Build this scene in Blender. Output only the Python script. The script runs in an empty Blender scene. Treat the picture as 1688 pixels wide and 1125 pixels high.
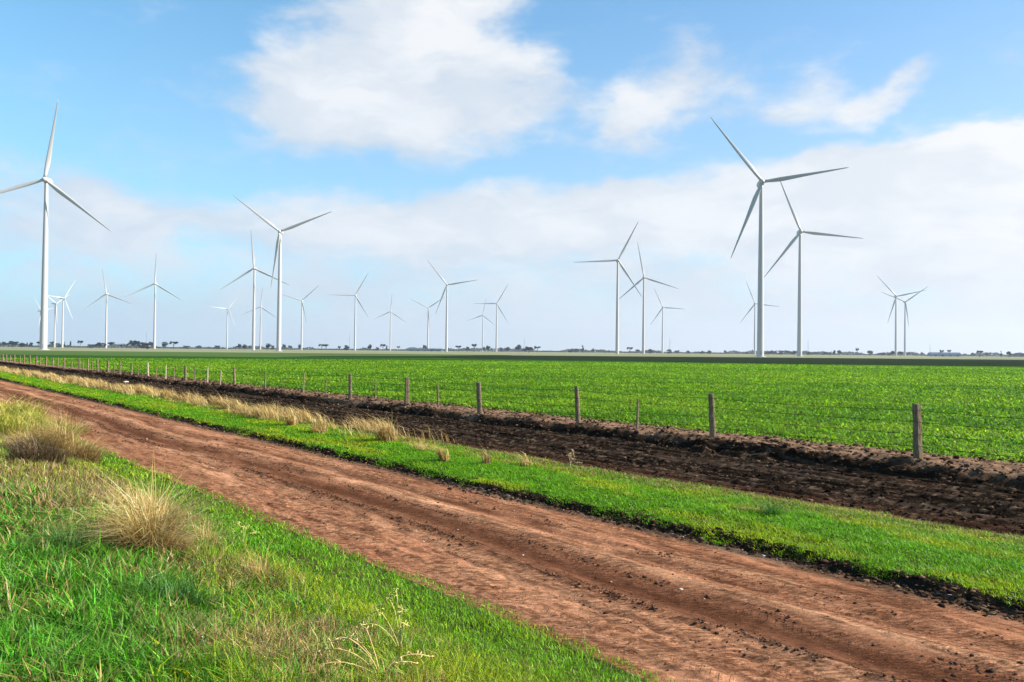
import bpy, math, random
import numpy as np
from mathutils import Matrix, Vector

random.seed(7)
RNG = np.random.default_rng(11)
SC = bpy.context.scene
COL = SC.collection

# ------------------------------------------------------------------ camera
F = 1300.0                       # focal length in photo pixels (1688 wide)
CAM_H = 2.2
PITCH, ROLL = math.radians(0.73), math.radians(0.56)
cam_data = bpy.data.cameras.new("camera")
cam = bpy.data.objects.new("camera", cam_data)
COL.objects.link(cam)
cam_data.sensor_width = 36.0
cam_data.lens = 36.0 * F / 1688.0
cam_data.clip_start = 0.05
cam_data.clip_end = 40000
ROT = Matrix.Rotation(math.radians(90) + PITCH, 4, 'X') @ Matrix.Rotation(ROLL, 4, 'Z')
cam.matrix_world = Matrix.Translation((0, 0, CAM_H)) @ ROT
SC.camera = cam
SC.render.resolution_x, SC.render.resolution_y = 1024, 682

# ------------------------------------------------------------------ light
SUN_EL = math.radians(36)
SUN_VEC = Vector((1.0, 0.0, 0)).normalized()      # towards the sun, seen from above
SUN_AZ = math.atan2(SUN_VEC.x, SUN_VEC.y)           # clockwise from +Y
sun_dir = Vector((SUN_VEC.x * math.cos(SUN_EL), SUN_VEC.y * math.cos(SUN_EL), math.sin(SUN_EL)))
sl = bpy.data.lights.new("sun", 'SUN')
sl.energy = 5.0
sl.angle = math.radians(0.55)
sl.color = (1.0, 0.955, 0.88)
so = bpy.data.objects.new("sun", sl)
so.rotation_euler = sun_dir.to_track_quat('Z', 'Y').to_euler()
so.location = (0, 0, 60)
COL.objects.link(so)

SC.view_settings.view_transform = 'Standard'
SC.view_settings.look = 'None'
SC.view_settings.gamma = 1.0
SC.view_settings.exposure = 1.15
SC.cycles.max_bounces = 6
SC.cycles.diffuse_bounces = 2
SC.cycles.glossy_bounces = 2
SC.cycles.transmission_bounces = 3
SC.cycles.volume_bounces = 0
SC.cycles.sample_clamp_indirect = 4

# ------------------------------------------------------------------ pixel helpers
def ray(px, py):
    d = ROT.to_3x3() @ Vector(((px - 844) / F, -(py - 562.5) / F, -1.0))
    return d.normalized()

def angles(px, py):
    d = ray(px, py)
    return math.atan2(d.x, d.y), math.asin(d.z)

# ------------------------------------------------------------------ node helper
class NT:
    def __init__(self, tree):
        self.t = tree; self.n = tree.nodes; self.l = tree.links
    def new(self, typ, **kw):
        n = self.n.new(typ)
        for k, v in kw.items():
            setattr(n, k, v)
        return n
    def link(self, a, b):
        self.l.new(a, b)
    def put(self, sock, v):
        if hasattr(v, 'is_output') or isinstance(v, bpy.types.NodeSocket):
            self.l.new(v, sock)
        else:
            sock.default_value = v
    def math(self, op, a, b=0.0, c=None, clamp=False):
        n = self.new('ShaderNodeMath', operation=op, use_clamp=clamp)
        self.put(n.inputs[0], a); self.put(n.inputs[1], b)
        if c is not None: self.put(n.inputs[2], c)
        return n.outputs[0]
    def vmath(self, op, a, b=(0, 0, 0)):
        n = self.new('ShaderNodeVectorMath', operation=op)
        self.put(n.inputs[0], a); self.put(n.inputs[1], b)
        return n.outputs['Value'] if op in ('LENGTH', 'DOT_PRODUCT', 'DISTANCE') else n.outputs[0]
    def mapr(self, v, a, b, c, d, smooth=False):
        n = self.new('ShaderNodeMapRange')
        if smooth: n.interpolation_type = 'SMOOTHSTEP'
        self.put(n.inputs[0], v)
        for i, x in enumerate((a, b, c, d)): self.put(n.inputs[i + 1], x)
        return n.outputs[0]
    def mix(self, f, a, b, blend='MIX'):
        n = self.new('ShaderNodeMix', data_type='RGBA', blend_type=blend)
        self.put(n.inputs[0], f); self.put(n.inputs[6], a); self.put(n.inputs[7], b)
        return n.outputs[2]
    def noise(self, vec, scale, detail=4, rough=0.55, dist=0.0):
        n = self.new('ShaderNodeTexNoise')
        if vec is not None: self.l.new(vec, n.inputs['Vector'])
        n.inputs['Scale'].default_value = scale
        n.inputs['Detail'].default_value = detail
        n.inputs['Roughness'].default_value = rough
        n.inputs['Distortion'].default_value = dist
        return n.outputs[0]
    def comb(self, x, y, z=0.0):
        n = self.new('ShaderNodeCombineXYZ')
        self.put(n.inputs[0], x); self.put(n.inputs[1], y); self.put(n.inputs[2], z)
        return n.outputs[0]

# ------------------------------------------------------------------ world: sky + clouds
K = 1 / 0.12
def lin(c, k=1.0):
    o = []
    for v in c:
        v = v / 255.0
        o.append((v / 12.92 if v <= .04045 else ((v + .055) / 1.055) ** 2.4) * k)
    return tuple(o) + (1.0,)
world = bpy.data.worlds.new("World")
SC.world = world
world.use_nodes = True
W = NT(world.node_tree)
W.n.clear()
out = W.new('ShaderNodeOutputWorld')
bg = W.new('ShaderNodeBackground')
bg.inputs[1].default_value = 0.12
W.link(bg.outputs[0], out.inputs[0])
sky = W.new('ShaderNodeTexSky', sky_type='NISHITA')
sky.sun_disc = False
sky.sun_elevation = SUN_EL
sky.sun_rotation = SUN_AZ
sky.altitude = 0
sky.air_density = 1.0
sky.dust_density = 0.6
sky.ozone_density = 1.0
tc = W.new('ShaderNodeTexCoord')
D = tc.outputs['Generated']
sep = W.new('ShaderNodeSeparateXYZ'); W.link(D, sep.inputs[0])
az = W.math('ARCTAN2', sep.outputs[0], sep.outputs[1])
el = W.math('ARCSINE', sep.outputs[2])
UV = W.comb(az, el)
side = W.mapr(az, -0.6, 0.6, 0.0, 1.0)
skycol = W.mix(1.0, sky.outputs[0], W.mix(side, (0.36, .80, .92, 1), (0.40, .615, .73, 1)), 'MULTIPLY')
skycol = W.mix(.12, skycol, lin((205, 236, 255), K / (2 ** 1.15)))
# warp so the cloud outlines billow
n1 = W.new('ShaderNodeTexNoise'); n1.inputs['Scale'].default_value = 7.0
n1.inputs['Detail'].default_value = 5; n1.inputs['Roughness'].default_value = 0.55
W.link(W.vmath('MULTIPLY', UV, (1, 1.7, 1)), n1.inputs['Vector'])
warp = W.vmath('MULTIPLY', W.vmath('SUBTRACT', n1.outputs[1], (0.5, 0.5, 0.5)), (0.15, 0.09, 0))
UVw = W.vmath('ADD', UV, warp)

def blob(px, py, rx, ry, amp=1.0, tilt=0.0, edge0=0.35, edge1=1.15):
    a, e = angles(px, py)
    v = W.vmath('SUBTRACT', UVw, (a, e, 0))
    if tilt:
        r = W.new('ShaderNodeVectorRotate', rotation_type='Z_AXIS')
        W.link(v, r.inputs['Vector']); r.inputs['Angle'].default_value = -math.radians(tilt)
        v = r.outputs[0]
    ca = max(0.3, math.cos(a))
    v = W.vmath('MULTIPLY', v, (F / rx / ca, F / ry, 0))
    ln = W.vmath('LENGTH', v)
    return W.mapr(ln, edge0, edge1, amp, 0.0, True)

def addall(lst):
    s = lst[0]
    for x in lst[1:]:
        s = W.math('ADD', s, x)
    return s

BL = [
    blob(620, 80, 240, 150, 1.1, 20, 0.3, 1.1), blob(740, 20, 170, 130, .9, 0, .3, 1.1),
    blob(850, 160, 130, 100, .9, 0, .2, 1.1), blob(540, 175, 220, 90, .75, 0, .2, 1.2),
    blob(720, 215, 150, 75, .65, 0, .2, 1.2),
    blob(1090, 155, 150, 85, .95, 25, .2, 1.2), blob(1020, 190, 90, 50, .6, 0, .2, 1.2),
    blob(1320, 160, 140, 60, .85, 0, .2, 1.2), blob(1470, 150, 120, 36, .85, 18, .2, 1.1),
    blob(1560, 335, 330, 120, 1.2, 0, .7, 1.08), blob(1700, 300, 150, 95, 1.1, 0, .7, 1.05), blob(1590, 290, 110, 75, 1.0, 0, .7, 1.04),
    blob(1625, 320, 150, 98, .9, 0, .86, 1.02), blob(1470, 350, 130, 90, .7, 0, .86, 1.03),
    blob(1200, 330, 330, 75, .9, 0, .4, 1.15), blob(950, 350, 260, 60, .75, 0, .4, 1.2),
    blob(620, 370, 330, 65, .75, 0, .35, 1.2), blob(160, 320, 95, 45, .65, 0, .2, 1.2),
    blob(60, 290, 120, 60, .35, 0, .2, 1.2), blob(120, 370, 220, 50, .55, 0, .3, 1.3),
    blob(270, 230, 150, 60, .20, 0, .2, 1.3),
]
base = addall(BL)
low = W.math('MULTIPLY', W.mapr(el, 0.23, 0.10, 0.0, 1.0, True), W.mapr(az, -.7, .1, .52, .86, True))           # the bank of cloud near the horizon
fb = W.noise(W.vmath('MULTIPLY', UV, (1, 2.2, 1)), 10.0, 8, 0.6, 0.2)
fbig = W.noise(W.vmath('MULTIPLY', UV, (1, 2.2, 1)), 2.2, 4, 0.5)
off_view = W.mapr(W.math('ABSOLUTE', az), 0.75, 1.1, 0.0, 1.0, True)
gen = W.math('MULTIPLY', off_view, W.mapr(fbig, 0.5, 0.7, 0.0, 0.6, True))
dens = W.math('ADD', W.math('ADD', base, low), gen)
dens = W.math('ADD', dens, W.mapr(fb, 0.25, 0.75, -0.50, 0.46))
mask = W.mapr(dens, 0.04, 1.08, 0.0, 0.97, True)
# cloud tone: bright tops, grey-blue undersides
tone = W.noise(W.vmath('MULTIPLY', UVw, (1, 3.0, 1)), 6.0, 5, 0.55)
tone = W.mapr(tone, 0.38, 0.62, 0.0, 1.0, True)
bright = W.math('MULTIPLY', W.mapr(dens, 0.5, 1.7, 0.0, 1.0), 1.0)
tone = W.math('ADD', W.math('MULTIPLY', tone, 0.65), W.math('MULTIPLY', bright, 0.4), clamp=True)
KE = K / (2 ** 1.15)
grey = W.mix(side, lin((203, 219, 237), KE), lin((219, 226, 236), KE))
white = W.mix(side, lin((243, 246, 251), KE), lin((255, 255, 255), KE))
ccol = W.mix(tone, grey, white)
final = W.mix(mask, skycol, ccol)
# the air near the horizon
hz = W.mix(side, lin((190, 214, 234), KE), lin((229, 235, 242), KE))
final = W.mix(W.mapr(el, 0.46, 0.14, 0.0, 0.30, True), final, W.mix(side, lin((206, 226, 243), KE), lin((230, 238, 247), KE)))
final = W.mix(W.mapr(el, 0.14, 0.0, 0.0, 0.85, True), final, hz)
W.link(final, bg.inputs[0])

# ------------------------------------------------------------------ small helpers
def tag(o, label=None, cat=None, group=None, kind=None):
    if label: o['label'] = label
    if cat: o['category'] = cat
    if group: o['group'] = group
    if kind: o['kind'] = kind
    return o

def empty(name, loc=(0, 0, 0), rz=0.0):
    o = bpy.data.objects.new(name, None)
    o.location = loc; o.rotation_euler = (0, 0, rz)
    o.empty_display_size = 0.5
    COL.objects.link(o)
    return o

ALB = 0.80          # overall albedo level of soil and plants
def mesh_np(name, verts, tris, mat, cols=None, smooth=False, parent=None, link=True):
    """triangle mesh from numpy arrays"""
    me = bpy.data.meshes.new(name)
    nv, nt = len(verts), len(tris)
    me.vertices.add(nv)
    me.vertices.foreach_set("co", np.ascontiguousarray(verts, dtype=np.float32).ravel())
    k = tris.shape[1]
    me.loops.add(nt * k)
    me.loops.foreach_set("vertex_index", np.ascontiguousarray(tris, dtype=np.int32).ravel())
    me.polygons.add(nt)
    me.polygons.foreach_set("loop_start", np.arange(0, nt * k, k, dtype=np.int32))
    me.polygons.foreach_set("loop_total", np.full(nt, k, dtype=np.int32))
    if smooth:
        me.polygons.foreach_set("use_smooth", np.ones(nt, dtype=bool))
    if cols is not None:
        ca = me.color_attributes.new("Col", 'FLOAT_COLOR', 'POINT')
        c4 = np.ones((nv, 4), dtype=np.float32); c4[:, :3] = np.asarray(cols) * ALB
        ca.data.foreach_set("color", c4.ravel())
    me.update(calc_edges=True)
    me.validate(clean_customdata=False)
    if mat: me.materials.append(mat)
    if not link: return me
    o = bpy.data.objects.new(name, me)
    COL.objects.link(o)
    if parent: o.parent = parent
    return o

class MB:
    """collects simple shapes as one mesh"""
    def __init__(self): self.v = []; self.f = []
    def add(self, vs, fs):
        b = len(self.v); self.v += [tuple(x) for x in vs]
        self.f += [tuple(i + b for i in f) for f in fs]
    def rings(self, rings, cap=True):
        b = len(self.v); n = len(rings[0])
        for r in rings: self.v += [tuple(p) for p in r]
        for i in range(len(rings) - 1):
            for j in range(n):
                k = (j + 1) % n
                self.f.append((b + i*n + j, b + i*n + k, b + (i+1)*n + k, b + (i+1)*n + j))
        if cap:
            self.f.append(tuple(b + j for j in range(n))[::-1])
            self.f.append(tuple(b + (len(rings)-1)*n + j for j in range(n)))
    def tube(self, pts, rad, n=8, cap=True):
        rs = []
        for i, p in enumerate(pts):
            p = Vector(p)
            a = Vector(pts[max(0, i-1)]); c = Vector(pts[min(len(pts)-1, i+1)])
            d = (c - a).normalized()
            q = d.to_track_quat('Z', 'Y')
            r = rad[i] if hasattr(rad, '__len__') else rad
            rs.append([p + q @ Vector((math.cos(t) * r, math.sin(t) * r, 0)) for t in
                       [2 * math.pi * k / n for k in range(n)]])
        self.rings(rs, cap)
    def box(self, x0, x1, y0, y1, z0, z1):
        v = [(x0,y0,z0),(x1,y0,z0),(x1,y1,z0),(x0,y1,z0),(x0,y0,z1),(x1,y0,z1),(x1,y1,z1),(x0,y1,z1)]
        self.add(v, [(3,2,1,0),(4,5,6,7),(0,1,5,4),(1,2,6,5),(2,3,7,6),(3,0,4,7)])
    def mesh(self, name, mat, smooth=False):
        me = bpy.data.meshes.new(name)
        me.from_pydata(self.v, [], self.f)
        if smooth:
            me.polygons.foreach_set("use_smooth", [True] * len(me.polygons))
        me.update(); me.materials.append(mat)
        return me
    def build(self, name, mat, parent=None, smooth=False):
        o = bpy.data.objects.new(name, self.mesh(name, mat, smooth))
        COL.objects.link(o)
        if parent: o.parent = parent
        return o

# ------------------------------------------------------------------ noise in numpy
def vnoise(x, y, seed=0):
    xi = np.floor(x).astype(np.int64); yi = np.floor(y).astype(np.int64)
    fx = x - xi; fy = y - yi
    fx = fx * fx * (3 - 2 * fx); fy = fy * fy * (3 - 2 * fy)
    def h(a, b):
        n = (a * 374761393 + b * 668265263 + seed * 1442695041) & 0x7fffffff
        n = ((n ^ (n >> 13)) * 1274126177) & 0x7fffffff
        n = ((n ^ (n >> 15)) * 668265261) & 0x7fffffff
        return ((n ^ (n >> 16)) & 0xffff) / 65535.0
    return ((h(xi, yi) * (1-fx) + h(xi+1, yi) * fx) * (1-fy)
            + (h(xi, yi+1) * (1-fx) + h(xi+1, yi+1) * fx) * fy)

def fbm(x, y, octv=4, seed=0, gain=0.5):
    s = 0; a = 1; tot = 0
    for i in range(octv):
        s = s + a * vnoise(x * 2**i + 17.3*i, y * 2**i - 9.1*i, seed + i)
        tot += a; a *= gain
    return s / tot

def sstep(a, b, x):
    t = np.clip((x - a) / (b - a), 0, 1)
    return t * t * (3 - 2 * t)

# ------------------------------------------------------------------ road frame: s along the road (away, left), t across it
TD = np.array([0.765, 0.644]); SD = np.array([-0.644, 0.765])
def st2xy(s, t):
    return s * SD[0] + t * TD[0], s * SD[1] + t * TD[1]
def xy2st(x, y):
    return x * SD[0] + y * SD[1], x * TD[0] + y * TD[1]

PT = [-400, -8, 0, 1.6, 3.0, 4.05, 4.42, 4.6, 8.28, 8.38, 8.52, 9.5, 11.0, 11.55, 12.0, 15.6, 16.0, 16.28, 16.5, 17.6, 18.8, 60]
PZ = [0.0, .42, .50, .40, .14, -.10, -.185, -.2, -.2, -.19, -.10, -.045, -.06, -.13, -.18, -.22, -.23, -.01, .07, .05, 0, 0]

def height(s, t, micro=True):
    s = np.asarray(s, float); t = np.asarray(t, float)
    wob = (fbm(s / 2.2, t * 0 + 3.1, 3, 5) - .5)
    wob2 = (fbm(s / .45, t * 0 + 8.7, 3, 9) - .5)
    te = t + np.where((t > 3.6) & (t < 5.2), wob * .35 + wob2 * .08, 0) * sstep(3.6, 4.2, t) * (1 - sstep(4.7, 5.2, t)) \
           + wob * .30 * sstep(7.6, 8.2, t) * (1 - sstep(9.0, 9.8, t)) + wob2 * .12 * sstep(7.6, 8.2, t) * (1 - sstep(9.0, 9.8, t)) \
           + (wob * .9 + wob2 * .35) * sstep(15, 15.8, t) * (1 - sstep(17, 18, t))
    z = np.interp(te, PT, PZ)
    # far from the road the ground lies level again
    z = z + (fbm(s / 3.1, t / 2.3, 3, 21) - .5) * .16 * (1 - sstep(3.2, 4.1, t)) * sstep(-60, -20, t)
    z = z + (fbm(s / .5, t / .4, 3, 22) - .5) * .07 * (1 - sstep(3.4, 4.2, t)) * sstep(-60, -20, t)
    if not micro: return z
    near = np.clip(1.0 - (np.hypot(s, t) - 40) / 60, 0, 1)
    road = sstep(4.4, 4.7, t) * (1 - sstep(8.15, 8.35, t))
    r = 0
    wv = (fbm(s / 3.5, t * 0 + 1, 2, 31) - .5) * .5
    tt = t + wv
    r = r - .035 * np.exp(-((tt - 6.45) / .27) ** 2)          # smooth wheel track
    r = r + .030 * np.exp(-((tt - 6.02) / .07) ** 2) * (0.4 + fbm(s / .35, t, 2, 33))
    r = r + .030 * np.exp(-((tt - 6.98) / .16) ** 2)
    r = r - .022 * np.exp(-((tt - 7.35) / .13) ** 2)
    r = r + .014 * np.exp(-((tt - 7.62) / .08) ** 2)
    r = r - .018 * np.exp(-((tt - 5.66) / .10) ** 2)
    x, y = st2xy(s, t)
    ph = (y + .22 * x) / .15 * 2 * math.pi / 1.25 + (fbm(x / .8, y / .35, 3, 41) - .5) * 16
    wash = sstep(4.55, 4.8, t) * (1 - sstep(5.5, 5.75, t)) * sstep(.34, .55, fbm(s / 2.5, t, 2, 44)) + \
        .5 * sstep(7.5, 7.7, t) * (1 - sstep(8.1, 8.25, t)) * sstep(.45, .6, fbm(s / 2.0, t, 2, 46))
    r = r + .014 * np.sin(ph) * wash * (0.4 + fbm(x / .3, y / .3, 2, 51))
    r = r + (fbm(s / .28, t / .12, 4, 61, .6) - .5) * .030
    lump = fbm(s / .06, t / .05, 2, 62)
    r = r + sstep(.66, .86, lump) * .014
    z = z + r * road * near
    pl = sstep(11.4, 11.9, t) * (1 - sstep(15.9, 16.3, t))
    fur = np.sin(2 * math.pi * (t + wv * .3) / .46) * .5 + .5
    p = fur * .085 + (fbm(s / .9, t / .10, 4, 71, .6) - .5) * .09 + sstep(.6, .85, fbm(s / .09, t / .07, 2, 73)) * .03
    z = z + (p - .03) * pl * near
    ridge = sstep(15.8, 16.2, t) * (1 - sstep(17.8, 18.6, t))
    z = z + ((fbm(s / .45, t / .2, 5, 81, .65) - .5) * .20 + sstep(.6, .8, fbm(s / .1, t / .08, 2, 83)) * .02) * ridge * near
    edge = sstep(8.1, 8.3, t) * (1 - sstep(8.6, 8.8, t))
    z = z + (fbm(s / .09, t / .06, 3, 91, .6) - .5) * .09 * edge * near
    return z

def hxy(x, y, micro=False):
    s, t = xy2st(np.asarray(x, float), np.asarray(y, float))
    return height(s, t, micro)

def ground(px, py):
    """where the sight line of a photo pixel meets the ground (a survey of the photo)"""
    d = ray(px, py); z = 0.0
    for _ in range(30):
        k = (z - CAM_H) / d.z
        x, y = d.x * k, d.y * k
        z = 0.5 * z + 0.5 * float(hxy(x, y))
    return x, y, z

# ------------------------------------------------------------------ materials
def principled(name, rough=.8, spec=.3):
    m = bpy.data.materials.new(name); m.use_nodes = True
    N = NT(m.node_tree); N.n.clear()
    o = N.new('ShaderNodeOutputMaterial'); b = N.new('ShaderNodeBsdfPrincipled')
    b.inputs['Roughness'].default_value = rough
    b.inputs['Specular IOR Level'].default_value = spec
    N.link(b.outputs[0], o.inputs[0])
    return m, N, b, o

def plain(name, col, rough=.7, var=.15, scale=3.0, spec=.3):
    m, N, b, o = principled(name, rough, spec)
    g = N.new('ShaderNodeNewGeometry')
    n = N.noise(g.outputs['Position'], scale, 4)
    c = tuple(col[:3]) + (1,)
    lo = tuple(v * (1 - var) for v in col[:3]) + (1,); hi = tuple(min(1, v * (1 + var)) for v in col[:3]) + (1,)
    N.link(N.mix(n, lo, hi), b.inputs['Base Color'])
    return m

def soil_mat(name, scale=30, var=.5, bump=.4, rough=1.0, speck=None):
    """vertex colour times fine procedural grain"""
    m, N, b, o = principled(name, rough, 0.0)
    a = N.new('ShaderNodeVertexColor', layer_name="Col")
    g = N.new('ShaderNodeNewGeometry'); P = g.outputs['Position']
    n = N.noise(P, scale, 6, .7)
    f = N.mapr(n, .3, .7, 1 - var, 1 + var)
    n2 = N.noise(P, scale * .12, 4, .6)
    f = N.math('MULTIPLY', f, N.mapr(n2, .3, .7, .85, 1.15))
    c = N.vmath('SCALE', a.outputs[0]); c.node.inputs['Scale'].default_value = 1
    N.link(f, c.node.inputs['Scale'])
    if speck:
        v = N.new('ShaderNodeTexVoronoi'); v.inputs['Scale'].default_value = speck[0]
        N.link(P, v.inputs['Vector'])
        k = N.mapr(v.outputs['Distance'], 0.06, 0.16, 1.0, 0.0)
        pick = N.new('ShaderNodeSeparateColor'); N.link(v.outputs['Color'], pick.inputs[0])
        k = N.math('MULTIPLY', k, N.mapr(pick.outputs[0], speck[2], speck[2] + .03, 0.0, 1.0))
        c = N.mix(k, c, speck[1])
    N.link(c, b.inputs['Base Color'])
    bp = N.new('ShaderNodeBump'); bp.inputs['Strength'].default_value = bump
    bp.inputs['Distance'].default_value = .02
    N.link(N.noise(P, scale * 1.6, 5, .7), bp.inputs['Height'])
    N.link(bp.outputs[0], b.inputs['Normal'])
    return m

def leaf_mat(name, transl=.4, rough=.5, spec=.25, tint=(1.1, 1.25, .6)):
    m, N, b, o = principled(name, rough, spec)
    a = N.new('ShaderNodeVertexColor', layer_name="Col")
    N.link(a.outputs[0], b.inputs['Base Color'])
    tr = N.new('ShaderNodeBsdfTranslucent')
    N.link(N.mix(1.0, a.outputs[0], tuple(tint) + (1,), 'MULTIPLY'), tr.inputs[0])
    mx = N.new('ShaderNodeMixShader'); mx.inputs[0].default_value = transl
    N.link(b.outputs[0], mx.inputs[1]); N.link(tr.outputs[0], mx.inputs[2])
    N.link(mx.outputs[0], o.inputs[0])
    return m

M_road = soil_mat("red dirt", 45, .28, .5, speck=(26, (.55, .42, .34, 1), .95))
def tread(m):
    """fine wind ripples and tyre prints pressed into the dirt"""
    N = NT(m.node_tree)
    b = next(q for q in N.n if q.type == 'BSDF_PRINCIPLED'); old = b.inputs['Normal'].links[0].from_socket
    oldc = b.inputs['Base Color'].links[0].from_socket
    g = N.new('ShaderNodeNewGeometry'); P = g.outputs['Position']
    t = N.vmath('DOT_PRODUCT', P, (.765, .644, 0)); s_ = N.vmath('DOT_PRODUCT', P, (-.644, .765, 0))
    q = N.vmath('MULTIPLY', P, (5.5, 26, 0))
    rp = N.noise(q, 1.0, 5, .6, .6)
    rip = N.mapr(rp, .35, .65, 0, 1)
    area = N.noise(N.comb(N.math('MULTIPLY', s_, .5), N.math('MULTIPLY', t, 1.6)), 1.0, 3)
    rm = N.mapr(area, .36, .50, 0.15, 1)
    # tyre lugs: short bars across the track, in chevrons
    def track(tc, w):
        d = N.math('ABSOLUTE', N.math('SUBTRACT', t, tc))
        inside = N.mapr(d, w * .8, w, 1, 0)
        ph = N.math('ADD', N.math('MULTIPLY', s_, 2 * math.pi / .085), N.math('MULTIPLY', d, 34))
        lug = N.mapr(N.math('SINE', ph), -.1, .5, 0, 1)
        return N.math('MULTIPLY', N.math('MULTIPLY', lug, inside), N.mapr(area, .46, .54, 1, 0))
    tr = N.math('ADD', track(5.05, .13), N.math('ADD', track(7.20, .12), track(6.50, .12)))
    h = N.math('ADD', N.math('MULTIPLY', rip, rm), N.math('MULTIPLY', tr, .20))
    bp = N.new('ShaderNodeBump'); bp.inputs['Strength'].default_value = 1.0; bp.inputs['Distance'].default_value = .030
    ripple_dark = N.math('MULTIPLY', N.mapr(rp, .40, .52, 1, 0), N.math('MULTIPLY', rm, .72))  # darker colour in the low parts of the ripples
    N.link(N.mix(ripple_dark, oldc, (.085, .034, .017, 1)), b.inputs['Base Color'])
    N.link(h, bp.inputs['Height']); N.link(old, bp.inputs['Normal']); N.link(bp.outputs[0], b.inputs['Normal'])
tread(M_road)
M_plough = soil_mat("ploughed black soil", 22, .55, .8, speck=(30, (.30, .22, .15, 1), .80))
M_turf = soil_mat("turf soil", 30, .5, .5)
M_field = soil_mat("field", .9, .16, .25)
M_far = soil_mat("far field", .05, .12, .0)
M_grass = leaf_mat("grass blades", .40, .45, .18)
M_crop = leaf_mat("crop leaves", .45, .5, .12)
M_straw = leaf_mat("straw", .30, .7, .15, (1.05, 1.0, .8))
M_clod = soil_mat("clod", 40, .35, .5)
M_white = plain("white turbine paint", (.46, .435, .41), .45, .03, .02, .45)
M_post = None

# ------------------------------------------------------------------ terrain strips
def graded(lo, hi, centre_lo, centre_hi, step, grow):
    g = list(np.arange(centre_lo, centre_hi + step, step))
    x = g[-1]; d = step
    while x < hi:
        d *= grow; x += d; g.append(min(x, hi))
    x = g[0]; d = step; pre = []
    while x > lo:
        d *= grow; x -= d; pre.append(max(x, lo))
    return np.array(pre[::-1] + g)

S_LO, S_HI = -4800.0, 4800.0
def strip(name, ts, sgrid, colfn, mat, smooth=True, micro=True, sink=None):
    S, T = np.meshgrid(sgrid, ts, indexing='ij')
    Z = height(S, T, micro)
    if sink is not None: Z = Z - .03 * (T < sink)
    X, Y = st2xy(S, T)
    V = np.stack([X, Y, Z], -1).reshape(-1, 3)
    ns, nt = S.shape
    idx = np.arange(ns * nt).reshape(ns, nt)
    q = np.stack([idx[:-1, :-1], idx[:-1, 1:], idx[1:, 1:], idx[1:, :-1]], -1).reshape(-1, 4)[:, ::-1]
    C = colfn(S, T, X, Y, Z).reshape(-1, 3)
    o = mesh_np(name, V, q, mat, C, smooth)
    tag(o, kind='structure')
    return o

def mixc(a, b, f):
    f = np.asarray(f)[..., None]
    return np.asarray(a) * (1 - f) + np.asarray(b) * f

RED = np.array([.45, .20, .105]); REDD = np.array([.125, .050, .027]); TAN = np.array([.62, .32, .175]); DRK = np.array([.055, .035, .027])
def col_road(S, T, X, Y, Z):
    wv = (fbm(S / 3.5, T * 0 + 1, 2, 31) - .5) * .5
    tt = T + wv
    c = mixc(RED, TAN, sstep(.4, .75, fbm(S / 1.6, T / .28, 4, 101)) * .55)
    c = mixc(c, REDD, np.clip(np.exp(-((tt - 6.42) / .36) ** 2) * (.55 + .7 * fbm(S / 1.1, T / .2, 3, 103)), 0, .97))
    c = mixc(c, TAN * 1.05, np.exp(-((tt - 6.98) / .13) ** 2) * .8)
    c = mixc(c, REDD * .8, np.exp(-((tt - 7.36) / .10) ** 2) * .6 * sstep(.35, .6, fbm(S / .8, T, 2, 105)))
    c = mixc(c, TAN, np.exp(-((tt - 5.8) / .10) ** 2) * .5)
    crumb = np.exp(-((tt - 6.03) / .085) ** 2) + .6 * np.exp(-((tt - 5.62) / .06) ** 2)
    c = mixc(c, DRK, np.clip(crumb * sstep(.5, .62, fbm(S / .12, T / .05, 3, 107)), 0, .9))
    c = mixc(c, REDD, .6 * sstep(.52, .72, fbm(S / .5, T / .06, 3, 109)))
    c = mixc(c, REDD, .35 * sstep(.5, .7, fbm(S / 3.0, T / .5, 3, 111)))
    edge = sstep(8.0, 8.3, T)
    c = mixc(c, np.array([.13, .085, .055]), edge)
    return c

SOIL = np.array([.017, .0115, .0080])
def col_plough(S, T, X, Y, Z):
    c = mixc(SOIL, np.array([.048, .027, .017]), sstep(.5, .78, fbm(S / 1.6, T / .13, 4, 121)))
    c = mixc(c, np.array([.075, .048, .032]), sstep(.52, .66, fbm(S / 5.0, T / .11, 3, 125)) * .7)
    c = mixc(c, SOIL * .6, sstep(.55, .68, fbm(S / 6.0, T / .13, 3, 127)) * .8)
    c = mixc(c, np.array([.20, .13, .085]), sstep(.60, .78, fbm(S / .12, T / .05, 3, 123)) * .75)
    c = mixc(c, np.array([.075, .036, .020]), (1 - sstep(11.4, 12.9, T)) * .8)
    return c
def col_ridge(S, T, X, Y, Z):
    c = mixc(np.array([.26, .155, .095]), np.array([.10, .060, .036]), sstep(.4, .7, fbm(S / .6, T / .2, 4, 131)))
    c = mixc(c, SOIL, 1 - sstep(16.2, 16.6, T))
    c = mixc(c, np.array([.055, .075, .03]), sstep(17.9, 18.5, T) * .8)
    return c
def col_turf(S, T, X, Y, Z):
    c = mixc(np.array([.030, .036, .012]), np.array([.075, .050, .026]), sstep(.35, .7, fbm(S / 1.1, T / .8, 4, 141)))
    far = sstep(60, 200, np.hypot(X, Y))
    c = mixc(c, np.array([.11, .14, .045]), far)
    return c
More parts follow.
